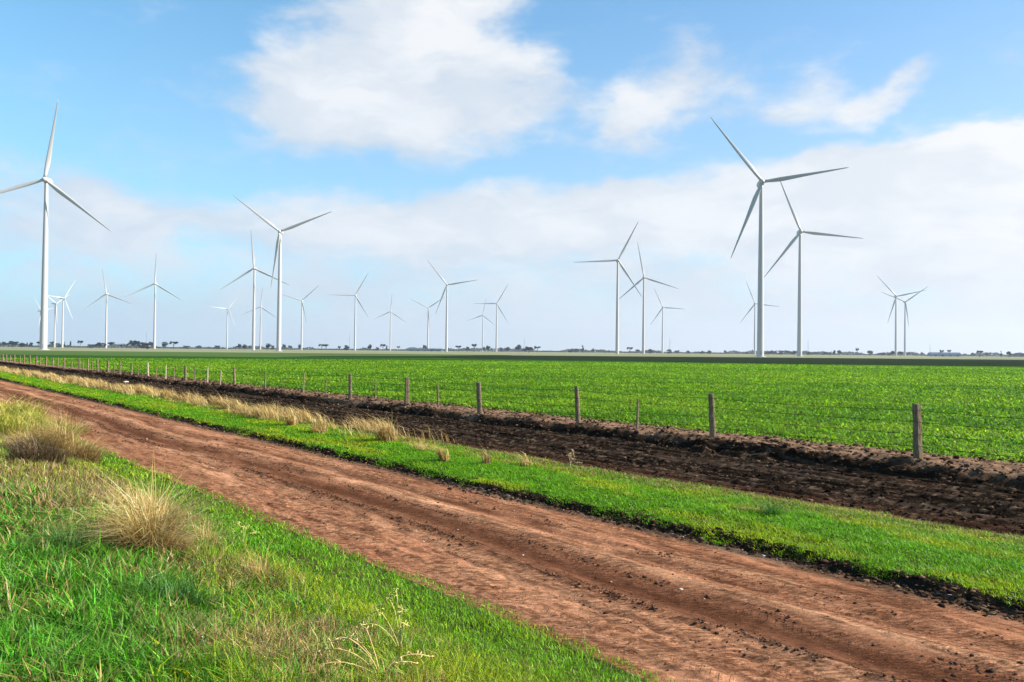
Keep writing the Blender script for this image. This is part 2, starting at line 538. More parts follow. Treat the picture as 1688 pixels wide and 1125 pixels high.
def col_verge(S, T, X, Y, Z):
    c = mixc(np.array([.030, .045, .012]), np.array([.045, .032, .016]), sstep(.4, .7, fbm(S / .7, T / .3, 4, 151)))
    c = mixc(c, np.array([.022, .018, .012]), 1 - sstep(8.45, 8.75, T))
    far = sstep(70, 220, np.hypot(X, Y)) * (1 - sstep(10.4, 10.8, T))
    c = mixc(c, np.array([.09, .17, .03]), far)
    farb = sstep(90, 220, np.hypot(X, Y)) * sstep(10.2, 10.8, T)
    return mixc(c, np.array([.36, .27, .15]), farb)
def col_field(S, T, X, Y, Z):
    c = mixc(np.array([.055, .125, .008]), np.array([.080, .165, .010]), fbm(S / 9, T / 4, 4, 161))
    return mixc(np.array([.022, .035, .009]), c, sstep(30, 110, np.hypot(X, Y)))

sg_f = graded(S_LO, S_HI, -3.0, 15.0, .028, 1.017)
sg_m = graded(S_LO, S_HI, -2.0, 22.0, .05, 1.02)
sg_c = graded(S_LO, S_HI, -6.0, 30.0, .25, 1.06)
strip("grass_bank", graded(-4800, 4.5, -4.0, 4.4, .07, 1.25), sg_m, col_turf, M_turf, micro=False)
strip("dirt_road", np.arange(4.42, 8.341, .02), sg_f, col_road, M_road, sink=4.49)
strip("grass_verge", np.concatenate([np.arange(8.34, 8.9, .03), np.arange(8.92, 11.5, .07), [11.5]]), sg_m, col_verge, M_turf)
strip("ploughed_soil", np.arange(11.5, 16.101, .04), sg_m, col_plough, M_plough)
strip("soil_ridge", np.concatenate([np.arange(16.1, 18.6, .04), [18.62]]), sg_m, col_ridge, M_plough)
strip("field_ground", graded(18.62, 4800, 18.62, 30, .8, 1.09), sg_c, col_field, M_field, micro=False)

# bands of other crops, a darker tone and dry grass beyond, each a thin sheet on the field
def band(name, pts, z, col, mat, h=.0):
    v = [(x, y, z) for x, y in pts]
    me = bpy.data.meshes.new(name)
    me.from_pydata(v, [], [tuple(range(len(v)))]); me.update()
    ca = me.color_attributes.new("Col", 'FLOAT_COLOR', 'POINT')
    for i in range(len(v)): ca.data[i].color = tuple(v * ALB for v in col) + (1,)
    me.materials.append(mat)
    o = bpy.data.objects.new(name, me); COL.objects.link(o)
    return tag(o, kind='structure')
def ccw(p):
    a = sum(p[i][0]*p[(i+1) % len(p)][1] - p[(i+1) % len(p)][0]*p[i][1] for i in range(len(p)))
    return p if a > 0 else p[::-1]
band("mid_green_crop", ccw([(-700, 128), (-90, 128), (-30, 150), (30, 153), (60, 150), (60, 212), (-20, 214), (-60, 206), (-160, 206), (-700, 206)]), .006, (.026, .075, .014), M_far)
band("olive_crop", ccw([(-900, 206), (-160, 206), (-60, 206), (-62, 262), (-30, 330), (0, 430), (-900, 400)]), .010, (.075, .125, .035), M_far)
band("dark_band", ccw([(-62, 208), (-20, 222), (32, 190), (60, 168), (110, 162), (135, 176), (420, 200), (1100, 230), (1400, 560), (330, 470), (140, 440), (-10, 400), (-30, 300), (-60, 245)]), .014, (.018, .030, .014), M_far)  # darker green sheet laid over the far field
band("pale_dry_grass", ccw([(-4700, 400), (-900, 398), (0, 428), (0, 400), (140, 442), (330, 472), (1400, 562), (4700, 900), (4700, 4700), (-4700, 4700)]), .018, (.23, .23, .13), M_far)

# ------------------------------------------------------------------ blades
def blades(name, P, h, w, lean, azim, curl, cols, mat, tipcol=None, parent=None, link=True, twist=None):
    n = len(P)
    ca, sa = np.cos(azim), np.sin(azim)
    dirx = np.stack([ca, sa, np.zeros(n)], -1)
    wa = azim + math.pi / 2 + (RNG.normal(0, .5, n) if twist is None else twist)
    wd = np.stack([np.cos(wa), np.sin(wa), np.zeros(n)], -1) * (w / 2)[:, None]
    up = np.array([0, 0, 1.0])
    m = P + up * (h * .55)[:, None] + dirx * (h * lean * .45)[:, None]
    tp = P + up * (h * (1 - .35 * curl))[:, None] + dirx * (h * (lean + curl * .6))[:, None]
    V = np.stack([P - wd, P + wd, m - wd * .85, m + wd * .85, tp], 1).reshape(-1, 3)
    b = np.arange(n)[:, None] * 5
    T = np.concatenate([b + [0, 1, 3], b + [0, 3, 2], b + [2, 3, 4]], 1).reshape(-1, 3)
    C = np.repeat(cols[:, None, :], 5, 1)
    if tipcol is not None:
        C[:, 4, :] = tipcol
    return mesh_np(name, V, T, mat, C.reshape(-1, 3), False, parent, link)

def polar(n, r0, r1, p, a0=-38, a1=38):
    u = RNG.random(n); k = 2 - p
    r = (r0**k + u * (r1**k - r0**k)) ** (1 / k) if abs(k) > 1e-6 else r0 * (r1 / r0) ** u
    a = np.radians(RNG.uniform(a0, a1, n))
    return r * np.sin(a), r * np.cos(a), r

def var(c, n, amt=.25, hue=.08):
    c = np.asarray(c, float)
    if c.ndim == 1: c = np.repeat(c[None], n, 0)
    k = np.exp(RNG.normal(0, amt, n))[:, None]
    return np.clip(c * k * np.exp(RNG.normal(0, hue, (n, 3))), 0, .85)

# -- foreground bank grass ------------------------------------------------
LUSH = np.array([.085, .27, .014]); BRI = np.array([.140, .33, .008]); YEL = np.array([.36, .39, .016])
DRY = np.array([.48, .34, .12]); GREY = np.array([.34, .23, .10])
patches = [  # photo pixel, radius in m, kind, strength
    (60, 860, 1.6, 'lush', 1), (40, 960, 1.3, 'lush', 1), (120, 1060, 1.1, 'lush', 1), (240, 1090, .7, 'lush', .8),
    (330, 1110, .5, 'lush', .5), (20, 1100, .9, 'lush', 1), (410, 1000, .35, 'lush', .6),
    (60, 690, 4.5, 'yel', 1), (120, 740, 2.2, 'dry', .9), (60, 780, 2.0, 'grey', 1), (110, 815, 1.3, 'grey', .9),
    (160, 850, .8, 'grey', .8), (230, 780, 1.2, 'yel', .9), (200, 900, .7, 'grey', .6), (255, 850, .7, 'dry', .9),
    (270, 925, .45, 'grey', .8), (330, 945, .45, 'grey', .7), (400, 960, .45, 'grey', .7), (140, 900, .55, 'yel', .7), (330, 860, .6, 'yel', .6),
    (300, 1000, .6, 'yel', .5), (470, 950, .7, 'yel', .8), (520, 1000, .5, 'yel', .5), (380, 1050, .35, 'grey', .5),
    (440, 1095, .40, 'grey', .9), (540, 1050, .35, 'grey', .7), (560, 1100, .4, 'dry', .5), (700, 1040, .6, 'yel', .5),
    (640, 1000, .4, 'yel', .5), (800, 1110, .5, 'yel', .6), (250, 1040, .4, 'yel', .5), (90, 1010, .3, 'dry', .3)]
PATCH = []
for px, py, r, k, a in patches:
    x, y, z = ground(px, py); PATCH.append((x, y, r, k, a))

def bank_kind(x, y):
    s, t = xy2st(x, y)
    w = {k: np.zeros_like(x) for k in ('lush', 'yel', 'dry', 'grey')}
    jx = x + (fbm(x / .5, y / .5, 3, 201) - .5) * .9; jy = y + (fbm(x / .5, y / .5, 3, 202) - .5) * .9
    for a, b, r, k, amp in PATCH:
        d2 = ((jx - a) ** 2 + (jy - b) ** 2) / r ** 2
        w[k] = np.maximum(w[k], amp * np.exp(-d2 * .8).clip(0, .8) / .8)
    rim = sstep(3.0, 3.7, t)               # mown green rim beside the road
    n1 = fbm(x / .8, y / .8, 4, 211); n2 = fbm(x / .35, y / .35, 3, 212)
    w['yel'] = np.maximum(w['yel'], sstep(.45, .72, n1) * .8) * (1 - .7 * rim)
    w['grey'] = np.maximum(w['grey'] , sstep(.62, .8, n2) * .25) * (1 - rim)
    w['dry'] = np.maximum(w['dry'], sstep(.66, .8, 1 - n2) * .4) * (1 - rim)
    return w, rim, t, s

def bank_colors(x, y, n):
    w, rim, t, s = bank_kind(x, y)
    c = mixc(BRI, YEL, np.clip(w['yel'] * 1.0, 0, 1))
    u = RNG.random(n)
    c = mixc(c, LUSH, (w['lush'] > RNG.random(n) * .8).astype(float))
    g = (u < w['grey'] * .75); c = np.where(g[:, None], GREY, c)
    d = (RNG.random(n) < w['dry'] * .85 + .03 * (1 - rim)); c = np.where(d[:, None], DRY, c)
    return c, w, rim, t

n = 620000
x, y, r = polar(n, 3.3, 55, 1.75, -40, 30)
s, t = xy2st(x, y)
edge_n = (fbm(s / .35, s * 0, 3, 221) - .5) * .25
keep = (t < 4.66 + edge_n) & (t > -3)
keep &= ~((t > 4.3) & (RNG.random(n) < .5 * sstep(4.35, 4.6, t - edge_n)))
x, y, r, t = x[keep], y[keep], r[keep], t[keep]; n = len(x)
c, w, rim, t = bank_colors(x, y, n)
clump = fbm(x / .16, y / .16, 3, 231)
hgt = (.045 + .055 * clump) * (1 + .25 * RNG.normal(0, 1, n).clip(-2, 2))
hgt *= 1 + 1.1 * w['lush'] + .5 * w['yel'] + .7 * w['dry'] + .1 * w['grey']
hgt *= 1 - .35 * rim
far = np.clip(r / 5.5, .8, 6)
wid = .0048 * far ** .85 * (1 + 1.2 * w['lush']) * RNG.uniform(.7, 1.3, n)
hgt *= far ** .12
P = np.stack([x, y, hxy(x, y) - .012], -1)
c = var(c, n, .5, .12)
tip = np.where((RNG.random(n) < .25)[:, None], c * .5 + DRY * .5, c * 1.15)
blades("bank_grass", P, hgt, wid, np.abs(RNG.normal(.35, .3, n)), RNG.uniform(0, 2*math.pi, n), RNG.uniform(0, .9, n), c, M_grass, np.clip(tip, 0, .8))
tag(bpy.data.objects["bank_grass"], "mixed green, yellow and straw grass covering the near bank below left of the dirt road", "grass", kind='stuff')

# -- verge grass ------------------------------------------------------------
n = 520000
def sdist(n, lo, hi, off, p):
    k = 1 - p; a, b = (lo + off) ** k, (hi + off) ** k
    return (a + RNG.random(n) * (b - a)) ** (1 / k) - off
s = sdist(n, -2.5, 190, 9.0, 1.75); t = RNG.uniform(8.3, 11.9, n)
x, y = st2xy(s, t); r = np.hypot(x, y)
en = (fbm(s / .5, s * 0, 3, 241) - .5) * .45
en2 = (fbm(s / 1.4, s * 0 + 5, 3, 243) - .5) * 1.1
keep = (t > 8.42 + en * .8 + np.abs(RNG.normal(0, .05, n))) & (t < 11.35 + en2) & (RNG.random(n) > sstep(10.5, 11.6, t - en2) * .85)
x, y, r, t, s = x[keep], y[keep], r[keep], t[keep], s[keep]; n = len(x)
n1 = fbm(s / 1.3, t / .45, 4, 251)
yy = sstep(.45, .7, n1)
VG = np.array([.155, .36, .007]); VY = np.array([.34, .43, .012])
c = mixc(VG, VY, yy)
dryf = sstep(9.8, 11.2, t + (fbm(s / .8, t / .5, 3, 252) - .5) * 1.6)
dd = RNG.random(n) < dryf * .62
c = np.where(dd[:, None], mixc(DRY, np.array([.16, .09, .04]), RNG.random(n)), c)
hgt = (.025 + .060 * fbm(x / .25, y / .25, 3, 261) ** 1.3) * (1 + .25 * RNG.normal(0, 1, n).clip(-2, 2))
far = np.clip(r / 9, .8, 12)
wid = .0056 * far ** .9 * RNG.uniform(.7, 1.3, n)
hgt *= far ** .18
P = np.stack([x, y, hxy(x, y, False) - .012], -1)
c = var(c, n, .36, .10)
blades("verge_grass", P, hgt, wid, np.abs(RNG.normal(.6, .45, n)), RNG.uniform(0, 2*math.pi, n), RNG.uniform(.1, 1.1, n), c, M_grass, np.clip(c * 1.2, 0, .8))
tag(bpy.data.objects["verge_grass"], "bright green short grass strip between the dirt road and the black ploughed strip", "grass", kind='stuff')

# -- crop ---------------------------------------------------------------------
n = 560000
x, y, r = polar(n, 16, 170, 1.8, -42, 42)
s, t = xy2st(x, y)
en = (fbm(s / 1.1, s * 0, 3, 271) - .5) * 1.0
keep = (t > 18.25 + en) & (RNG.random(n) < sstep(.18, .5, fbm(x / .30, y / .30, 2, 282) + .012 * (r - 17))) & (RNG.random(n) > .6 * (1 - sstep(18.2, 19.0, t - en)))
x, y, r, t, s, en = x[keep], y[keep], r[keep], t[keep], s[keep], en[keep]; n = len(x)
CG = np.array([.075, .195, .010]); CY = np.array([.240, .380, .018])
n1 = .6 * fbm(x / 1.8, y / 1.8, 4, 281) + .5 * fbm(x / 30, y / 9, 3, 283) - .05; n2 = fbm(x / .33, y / .33, 2, 282)
c = mixc(CG, CY, np.clip(sstep(.35, .7, n1) * .6 + RNG.random(n) * .4, 0, 1))
hgt = (.10 + .09 * n2) * RNG.uniform(.75, 1.25, n) * sstep(17.6, 19.6, t - en).clip(.45, 1)
far = np.clip(r / 19, .8, 10)
wid = .028 * far ** .8 * RNG.uniform(.6, 1.4, n)
hgt *= far ** .1
P = np.stack([x, y, hxy(x, y) - .01], -1)
c = var(c, n, .45, .10)
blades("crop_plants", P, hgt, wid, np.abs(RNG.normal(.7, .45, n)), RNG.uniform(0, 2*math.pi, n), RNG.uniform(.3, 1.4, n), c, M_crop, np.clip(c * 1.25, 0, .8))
tag(bpy.data.objects["crop_plants"], "leafy bright green crop filling the flat field beyond the post fence", "crop", kind='stuff')

# -- straw fringe ------------------------------------------------------------
def straw(name, cx, cy, n, rad, h, cols, mat=M_straw, w=.006, lean=.35, leanaz=None, parent=None, grow=1.0, zoff=-.02):
    a = RNG.uniform(0, 2*math.pi, n); rr = rad * np.sqrt(RNG.random(n))
    x = cx + rr * np.cos(a); y = cy + rr * np.sin(a)
    az = a + RNG.normal(0, 1.1, n) if leanaz is None else leanaz + RNG.normal(0, .8, n)
    a0 = RNG.uniform(0, 2*math.pi)
    side_ = 1 + .35 * np.cos(a - a0) + .25 * np.cos(2 * a + a0 * 3)
    hh = 1.5 * h * RNG.uniform(.45, 1.15, n) * (1 - .35 * rr / rad) * side_ * np.where(RNG.random(n) < .04, 1.3, 1)
    P = np.stack([x - cx, y - cy, hxy(x, y) - float(hxy(cx, cy)) + zoff], -1)
    c = cols[RNG.integers(0, len(cols), n)]
    c = var(c, n, .22, .06)
    ww = w * RNG.uniform(.6, 1.4, n)
    o = blades(name, P, hh, ww, np.abs(RNG.normal(lean, .4, n)), az, RNG.uniform(.1, 1.4, n), c, mat, None, parent)
    if parent is None: o.location = (cx, cy, float(hxy(cx, cy)))
    return o
STRAW = np.array([[.66, .47, .17], [.52, .34, .11], [.74, .57, .27], [.30, .18, .07]])
n = 150000
s = 15 * (240 / 15) ** RNG.random(n); t = RNG.normal(11.0, .5, n)
x, y = st2xy(s, t); r = np.hypot(x, y)
den = fbm(s / .9, t / .5, 3, 291)
dens_s = sstep(15, 27, s)
tc0 = 10.9 + .5 * (fbm(s / 4, s * 0, 2, 292) - .5)
keep = (np.abs(t - tc0) < .9) & (RNG.random(n) < dens_s * (.03 + .97 * sstep(.50, .64, den)) * .6)
x, y, r, s, t, den = x[keep], y[keep], r[keep], s[keep], t[keep], den[keep]; n = len(x)
P = np.stack([x, y, hxy(x, y) - .01], -1)
blades("dry_grass", P, (.12 + .42 * sstep(.45, .7, den)) * RNG.uniform(.35, 1.25, n), .012 * np.clip(r / 25, .8, 8) ** .8 * RNG.uniform(.6, 1.3, n),
       np.abs(RNG.normal(.5, .3, n)), math.pi + .3 + RNG.normal(0, .7, n), RNG.uniform(.2, 1, n), var(STRAW[RNG.integers(0, 4, n)], n, .2, .05), M_straw)
tag(bpy.data.objects["dry_grass"], "tall straw coloured dry grass fringing the far left end of the verge", "dry grass", kind='stuff')

# -- grass tussocks, each a thing --------------------------------------------
BROWNS = np.array([[.20, .13, .07], [.12, .08, .05], [.30, .22, .12]])
YELS = np.array([[.55, .50, .08], [.46, .46, .06], [.66, .54, .18], [.36, .42, .05]])
tuss = [  # px, py(base), n, radius, height, colours, blade width, label
    (256, 920, 3000, .21, .46, STRAW * 1.15, .0055, "large straw coloured grass tussock with a dark base on the near green bank"),
    (215, 850, 700, .22, .24, STRAW, .005, "low pale straw clump lying behind the large tussock with the dark base"),
    (432, 965, 330, .07, .22, np.vstack([STRAW[:2], BROWNS[:1]]), .004, "small thin straw tuft between the large dark based tussock and the road"),
    (65, 765, 1300, .40, .40, BROWNS, .008, "brown dead grass clump at the left edge below the tall yellow grass"),
    (125, 760, 2600, .38, .50, STRAW, .008, "drooping straw clump with shaded base at the right end of the yellow grass"),
    (35, 728, 2400, .6, .50, YELS, .011, "tall yellow green grass clump nearest the left picture edge beside the road"),
    (85, 718, 2400, .6, .46, YELS, .011, "yellow green grass clump leaning over the road edge behind the straw clump"),
    (12, 690, 2000, .9, .50, YELS, .016, "farthest yellow grass clump on the bank at the left picture edge"),
    (640, 728, 520, .24, .46, STRAW, .012, "biggest straw tussock on the verge in front of the ploughed strip"),
    (528, 714, 300, .20, .34, STRAW, .012, "straw tuft on the verge next left of the biggest verge tussock"),
    (482, 702, 260, .16, .42, STRAW, .012, "slim upright straw tuft on the verge, second left of the biggest verge tussock"),
    (440, 690, 420, .35, .36, STRAW, .013, "wide straw clump where the dry grass fringe ends on the verge"),
    (733, 760, 150, .10, .34, np.vstack([STRAW[:2], BROWNS[:1]]), .009, "thin brown straw tuft on the verge right of the biggest verge tussock"),
    (803, 766, 110, .09, .28, np.vstack([STRAW[:1], BROWNS]), .009, "sparse brown tuft on the verge left of the curved dead reed"),
    (185, 838, 700, .30, .20, BROWNS, .006, "flattened dark brown dead clump on the bank behind and left of the large tussock"),
    (105, 850, 600, .26, .20, BROWNS, .006, "brown dead clump at the left where the straw meets the lush dark grass"),
    (345, 905, 260, .12, .22, STRAW, .0045, "small straw clump just right of the large tussock on the bank"),
    (545, 1052, 300, .12, .14, np.vstack([BROWNS, STRAW[:1]]), .004, "low grey brown dead clump left of the arching seed heads"),
    (450, 1100, 420, .16, .14, np.vstack([BROWNS, STRAW[:1]]), .004, "low grey brown dead clump at the bottom edge, left of the bent dry stalks"),
    (1240, 842, 160, .22, .10, np.vstack([BROWNS, STRAW[:1]]), .007, "low brown clump at the verge edge left of the dark green weed tuft"),
    (870, 768, 120, .12, .22, STRAW, .009, "small pale tuft on the verge just left of the curved dead reed"),
    (55, 745, 1500, .45, .46, STRAW, .008, "tall straw clump between the brown dead clump and the yellow grass at the left edge"),
    (118, 715, 1200, .40, .40, STRAW, .009, "straw clump drooping onto the road edge behind the rightmost yellow grass"),
    (700, 742, 220, .3, .18, STRAW, .01, "low flattened straw clump just right of the biggest verge tussock"),
]
for px, py, n, rad, h, cl, w, lab in tuss:
    x, y, z = ground(px, py)
    o = straw("grass_tussock", x, y, n, rad, h, cl, w=w, leanaz=(math.pi if px > 430 and py < 800 else None), lean=.3)
    tag(o, lab, "grass tussock", "grass tussocks")
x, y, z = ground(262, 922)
o = straw("base_shade", x, y, 1100, .17, .10, np.array([[.06, .04, .028], [.10, .07, .05], [.035, .024, .018], [.30, .24, .19]]), w=.006, lean=.8)  # short dark blades, shade at the tussock's foot put into their colour
tag(o, "dark painted shade blades at the foot of the large straw tussock on the near bank", "painted shade")
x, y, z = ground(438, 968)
o = straw("base_shade", x, y, 350, .08, .07, np.array([[.06, .04, .028], [.10, .07, .05], [.30, .25, .20]]), w=.005, lean=.8)  # shade under the thin tuft, painted as short dark blades
tag(o, "small patch of painted shade blades under the thin straw tuft on the near bank", "painted shade")
# green weed tufts
for px, py, n, rad, h, lab in [(1275, 850, 260, .10, .16, "dark green weed tuft with pale curled blades at the verge edge by the ploughed strip"),
                               (285, 1010, 700, .14, .20, "lush long bladed green tuft in the foreground below the large straw tussock"),
                               (120, 925, 900, .20, .20, "tall lush green tuft in the dark grass at the lower left")]:
    x, y, z = ground(px, py)
    o = straw("green_tuft", x, y, n, rad, h, np.array([[.04, .13, .02], [.07, .18, .03], [.09, .2, .03]]), M_grass, w=.007, lean=.4)
    tag(o, lab, "grass tuft", "green tufts")

# seed-head grasses
STEM_M = plain("pale stalk", (.42, .40, .11), .8, .2, 20, .1)
def seed_plant(name, px, py, stems, label, cat, scale=1.0, mat=STEM_M, heads=True):
    x, y, z = ground(px, py)
    root = empty(name, (x, y, z)); tag(root, label, cat)
    for az, h, out, droop in stems:
        mb = MB(); pts = []; rad = []
        az = math.radians(az)
        for i in range(9):
            u = i / 8
            hh = h * (math.sin(u * math.pi * .5) - droop * max(0, u - .6) ** 2 * 3)
            o_ = out * u ** 1.6
            wob = .006 * math.sin(u * 9 + h * 40)
            pts.append((math.cos(az) * o_ + wob, math.sin(az) * o_ - wob, hh * scale - .01)); rad.append(.0040 - .0018 * u)
        mb.tube(pts, rad, 5)
        st = mb.build("stem", mat, root, True)
        if heads:
            hb = MB()
            hb.tube(pts[4:], [r_ * 1.25 for r_ in rad[4:]], 5)
            for k in range(12):
                u = .62 + .38 * k / 11
                i = min(7, int(u * 8)); f = u * 8 - i
                p = Vector(pts[i]).lerp(Vector(pts[min(8, i + 1)]), f)
                d = Vector((random.uniform(-1, 1), random.uniform(-1, 1), random.uniform(-.8, .5))).normalized()
                L = random.uniform(.018, .045) * scale
                hb.tube([p, p + d * L * .5, p + d * L], [.0015, .0050, .0010], 4)
            hb.build("seed_head", mat, st, True)
    return root
seed_plant("seed_head_grass", 660, 1085, [(110, .46, .24, .5), (135, .42, .22, .7), (165, .34, .28, .8), (180, .26, .30, .7), (95, .36, .10, .6), (60, .24, .06, .3)],
           "pale green grass plant with arching seed heads in the bottom centre foreground", "grass plant")
seed_plant("dead_grass_stalks", 625, 1120, [(175, .20, .40, .6), (160, .26, .32, .7), (195, .15, .42, .5), (20, .15, .30, .6), (5, .12, .22, .4), (185, .30, .36, .9), (150, .34, .22, .8)],
           "dry straw coloured branching stalks bent to the left at the bottom edge", "grass plant", mat=plain("dead stalk", (.50, .37, .15), .8, .2, 20, .1))
seed_plant("yellow_grass_stems", 400, 905, [(130, .30, .20, .5), (150, .22, .26, .6), (100, .26, .08, .3), (30, .20, .18, .5), (70, .26, .10, .4)],
           "thin yellow green grass stems arching over the mown rim near the road", "grass plant")
seed_plant("curved_dead_reed", 940, 776, [(100, .42, -.30, .9), (150, .30, .06, .4), (60, .22, .16, .7), (10, .16, .22, .6), (80, .34, -.08, .8)],
           "tall pale curved dead reed with broken stalks on the verge", "reed", 1.2, plain("reed", (.50, .36, .19), .8, .2, 20, .1))

# ------------------------------------------------------------------ clods and stones
ICO = None
def ico():
    p = (1 + 5 ** .5) / 2
    v = np.array([(-1,p,0),(1,p,0),(-1,-p,0),(1,-p,0),(0,-1,p),(0,1,p),(0,-1,-p),(0,1,-p),(p,0,-1),(p,0,1),(-p,0,-1),(-p,0,1)], float)
    v /= np.linalg.norm(v[0])
    f = np.array([(0,11,5),(0,5,1),(0,1,7),(0,7,10),(0,10,11),(1,5,9),(5,11,4),(11,10,2),(10,7,6),(7,1,8),(3,9,4),(3,4,2),(3,2,6),(3,6,8),(3,8,9),(4,9,5),(2,4,11),(6,2,10),(8,6,7),(9,8,1)])
    return v, f
def clods(name, s, t, size, cols, label, flat=.6, stretch=1.0):
    v, f = ico(); n = len(s)
    x, y = st2xy(s, t)
    z = height(s, t, True)
    R = RNG.uniform(.6, 1.3, (n, 12, 1))
    V = v[None] * R
    a = RNG.uniform(0, 2*math.pi, n); ca, sa = np.cos(a)[:, None], np.sin(a)[:, None]
    sx = RNG.uniform(.7, 1.5, n)[:, None] * stretch
    vx = V[..., 0] * sx; vy = V[..., 1]; vz = V[..., 2] * flat
    V = np.stack([vx * ca - vy * sa, vx * sa + vy * ca, vz], -1) * size[:, None, None]
    V += np.stack([x, y, z + size * .25], -1)[:, None, :]
    T = (f[None] + (np.arange(n) * 12)[:, None, None]).reshape(-1, 3)
    C = np.repeat(cols[:, None, :], 12, 1).reshape(-1, 3)
    o = mesh_np(name, V.reshape(-1, 3), T, M_clod, C)
    return tag(o, label, "soil", kind='stuff')
def srange(n, lo, hi):   # denser near the camera
    u = RNG.random(n); return lo + (hi - lo) * u ** 2.0
# dark crumbs along the wheel track
n = 11000
s = srange(n, -1.5, 45)
wv = (fbm(s / 3.5, s * 0 + 1, 2, 31) - .5) * .5
line = RNG.choice([6.03, 5.64, 6.75, 7.6], n, p=[.50, .15, .25, .10])
t = line + RNG.normal(0, 1, n) * np.where(RNG.random(n) < .7, .045, .14) - wv
gap = fbm(s / .5, line * 3, 3, 301)
k = RNG.random(n) < sstep(.40, .62, gap)
s, t = s[k], t[k]; n = len(s)
clods("road_clods", s, t, np.exp(RNG.normal(math.log(.0075), .5, n)).clip(.003, .022) * (1 + s / 40), var(mixc(DRK, RED * .55, RNG.random(n) * .7), n, .2, .05),
      "dark crumbled soil clods lying in lines along the wheel tracks of the road")
n = 2600
s = srange(n, -1.5, 40); t = RNG.uniform(4.6, 8.2, n)
clods("road_gravel", s, t, np.exp(RNG.normal(math.log(.0045), .45, n)).clip(.002, .013) * (1 + s / 30), var(mixc(REDD, np.array([.5, .33, .24]), RNG.random(n) ** 2), n, .25, .06),
      "fine loose grit and pebbles scattered over the red dirt road")
n = 9500
s = srange(n, -2, 70); wob = (fbm(s / 2.2, s * 0 + 3.1, 3, 5) - .5)
t = 8.38 + RNG.normal(0, .10, n) - wob * .3
clods("road_edge_clods", s, t, np.exp(RNG.normal(math.log(.012), .5, n)).clip(.004, .034), var(mixc(np.array([.035, .021, .014]), np.array([.22, .125, .072]), RNG.random(n) ** 2.2), n, .2, .05),
      "broken brown clay crumbs along the foot of the verge at the far road edge", .55, 1.3)
n = 30000
s = srange(n, -3, 90); t = RNG.uniform(11.5, 16.6, n)
clods("ploughed_clods", s, t, np.exp(RNG.normal(math.log(.013), .5, n)).clip(.006, .05) * (1 + s / 70), var(mixc(SOIL * 1.1, np.array([.15, .095, .058]), RNG.random(n) ** 3.0), n, .3, .06),
      "lumpy dark brown earth clods turned over in the ploughed strip")
n = 9000
s = srange(n, -3, 80); t = RNG.uniform(15.9, 18.7, n)
clods("ridge_clods", s, t, np.exp(RNG.normal(math.log(.022), .5, n)).clip(.008, .07) * (1 + s / 70), var(mixc(np.array([.035, .022, .015]), np.array([.20, .125, .08]), RNG.random(n) ** 2), n, .25, .05),
      "pale brown clods and crumbs on the bare ridge under the fence")

def stone(px, py, size, lab, col=(.62, .58, .52)):
    x, y, z = ground(px, py)
    v, f = ico(); R = np.array([random.uniform(.7, 1.25) for _ in range(12)])[:, None]
    V = v * R * np.array([1.3, .9, .55]) * size
    o = mesh_np("stone", V, f, M_pale, None)
    o.location = (x, y, float(hxy(x, y, True)) + size * .1); o.rotation_euler = (0, 0, random.uniform(0, 6))
    tag(o, lab, "stone", "pale stones")
M_pale = plain("pale stone", (.42, .36, .29), .9, .2, 30)
stone(207, 631, .22, "white rounded stone at the foot of the fence ridge at the far left")
stone(686, 875, .016, "small white pebble in the near wheel track, left of the pair in midroad", )
stone(862, 912, .015, "tiny pale pebble on the near half of the road below the crumb line")
stone(698, 893, .015, "tiny pale stone on the washboard ripples right of the small white pebble")
stone(1122, 971, .020, "pale stone among the dark crumbs in the middle of the dirt road")
stone(1349, 1122, .022, "pale stone at the bottom edge of the dirt road")
stone(724, 818, .018, "pale stone on the far half of the road close to the verge")

# ------------------------------------------------------------------ fence
def post_mat():
    m, N, b, o = principled("weathered post wood", .9, .1)
    tcn = N.new('ShaderNodeTexCoord'); P = tcn.outputs['Object']
    st = N.vmath('MULTIPLY', P, (1, 1, .10))
    n1 = N.noise(st, 60, 6, .7); n2 = N.noise(P, 4, 4, .6)
    c = N.mix(N.mapr(n1, .35, .65, 0, 1), (.034, .023, .013, 1), (.34, .27, .17, 1))
    c = N.mix(N.mapr(n2, .4, .7, 0, .5), c, (.16, .09, .055, 1))
    N.link(c, b.inputs['Base Color'])
    bp = N.new('ShaderNodeBump'); bp.inputs['Strength'].default_value = .8; bp.inputs['Distance'].default_value = .01
    N.link(n1, bp.inputs['Height']); N.link(bp.outputs[0], b.inputs['Normal'])
    return m
M_post = post_mat()
M_pale_post = plain("pale bleached post", (.34, .29, .19), .8, .25, 25)
M_wire = plain("rusty fence wire", (.035, .026, .02), .8, .3, 30, .1)
FT = 16.75
fence = empty("wire_fence", (*st2xy(6.0, FT), .05))
tag(fence, "long wire fence on weathered timber posts running between the ploughed strip and the green crop", "fence")
FO = Vector(fence.location)
def s_at(px):
    """distance along the fence line where this photo column crosses it"""
    lo, hi = -5.0, 900.0
    def col_of(s):
        x, y = st2xy(s, FT)
        d = ROT.to_3x3().transposed() @ Vector((x, y, .5 - CAM_H))
        return 844 + F * d.x / -d.z
    for _ in range(60):
        mid = (lo + hi) / 2
        if col_of(mid) > px: lo = mid
        else: hi = mid
    return (lo + hi) / 2
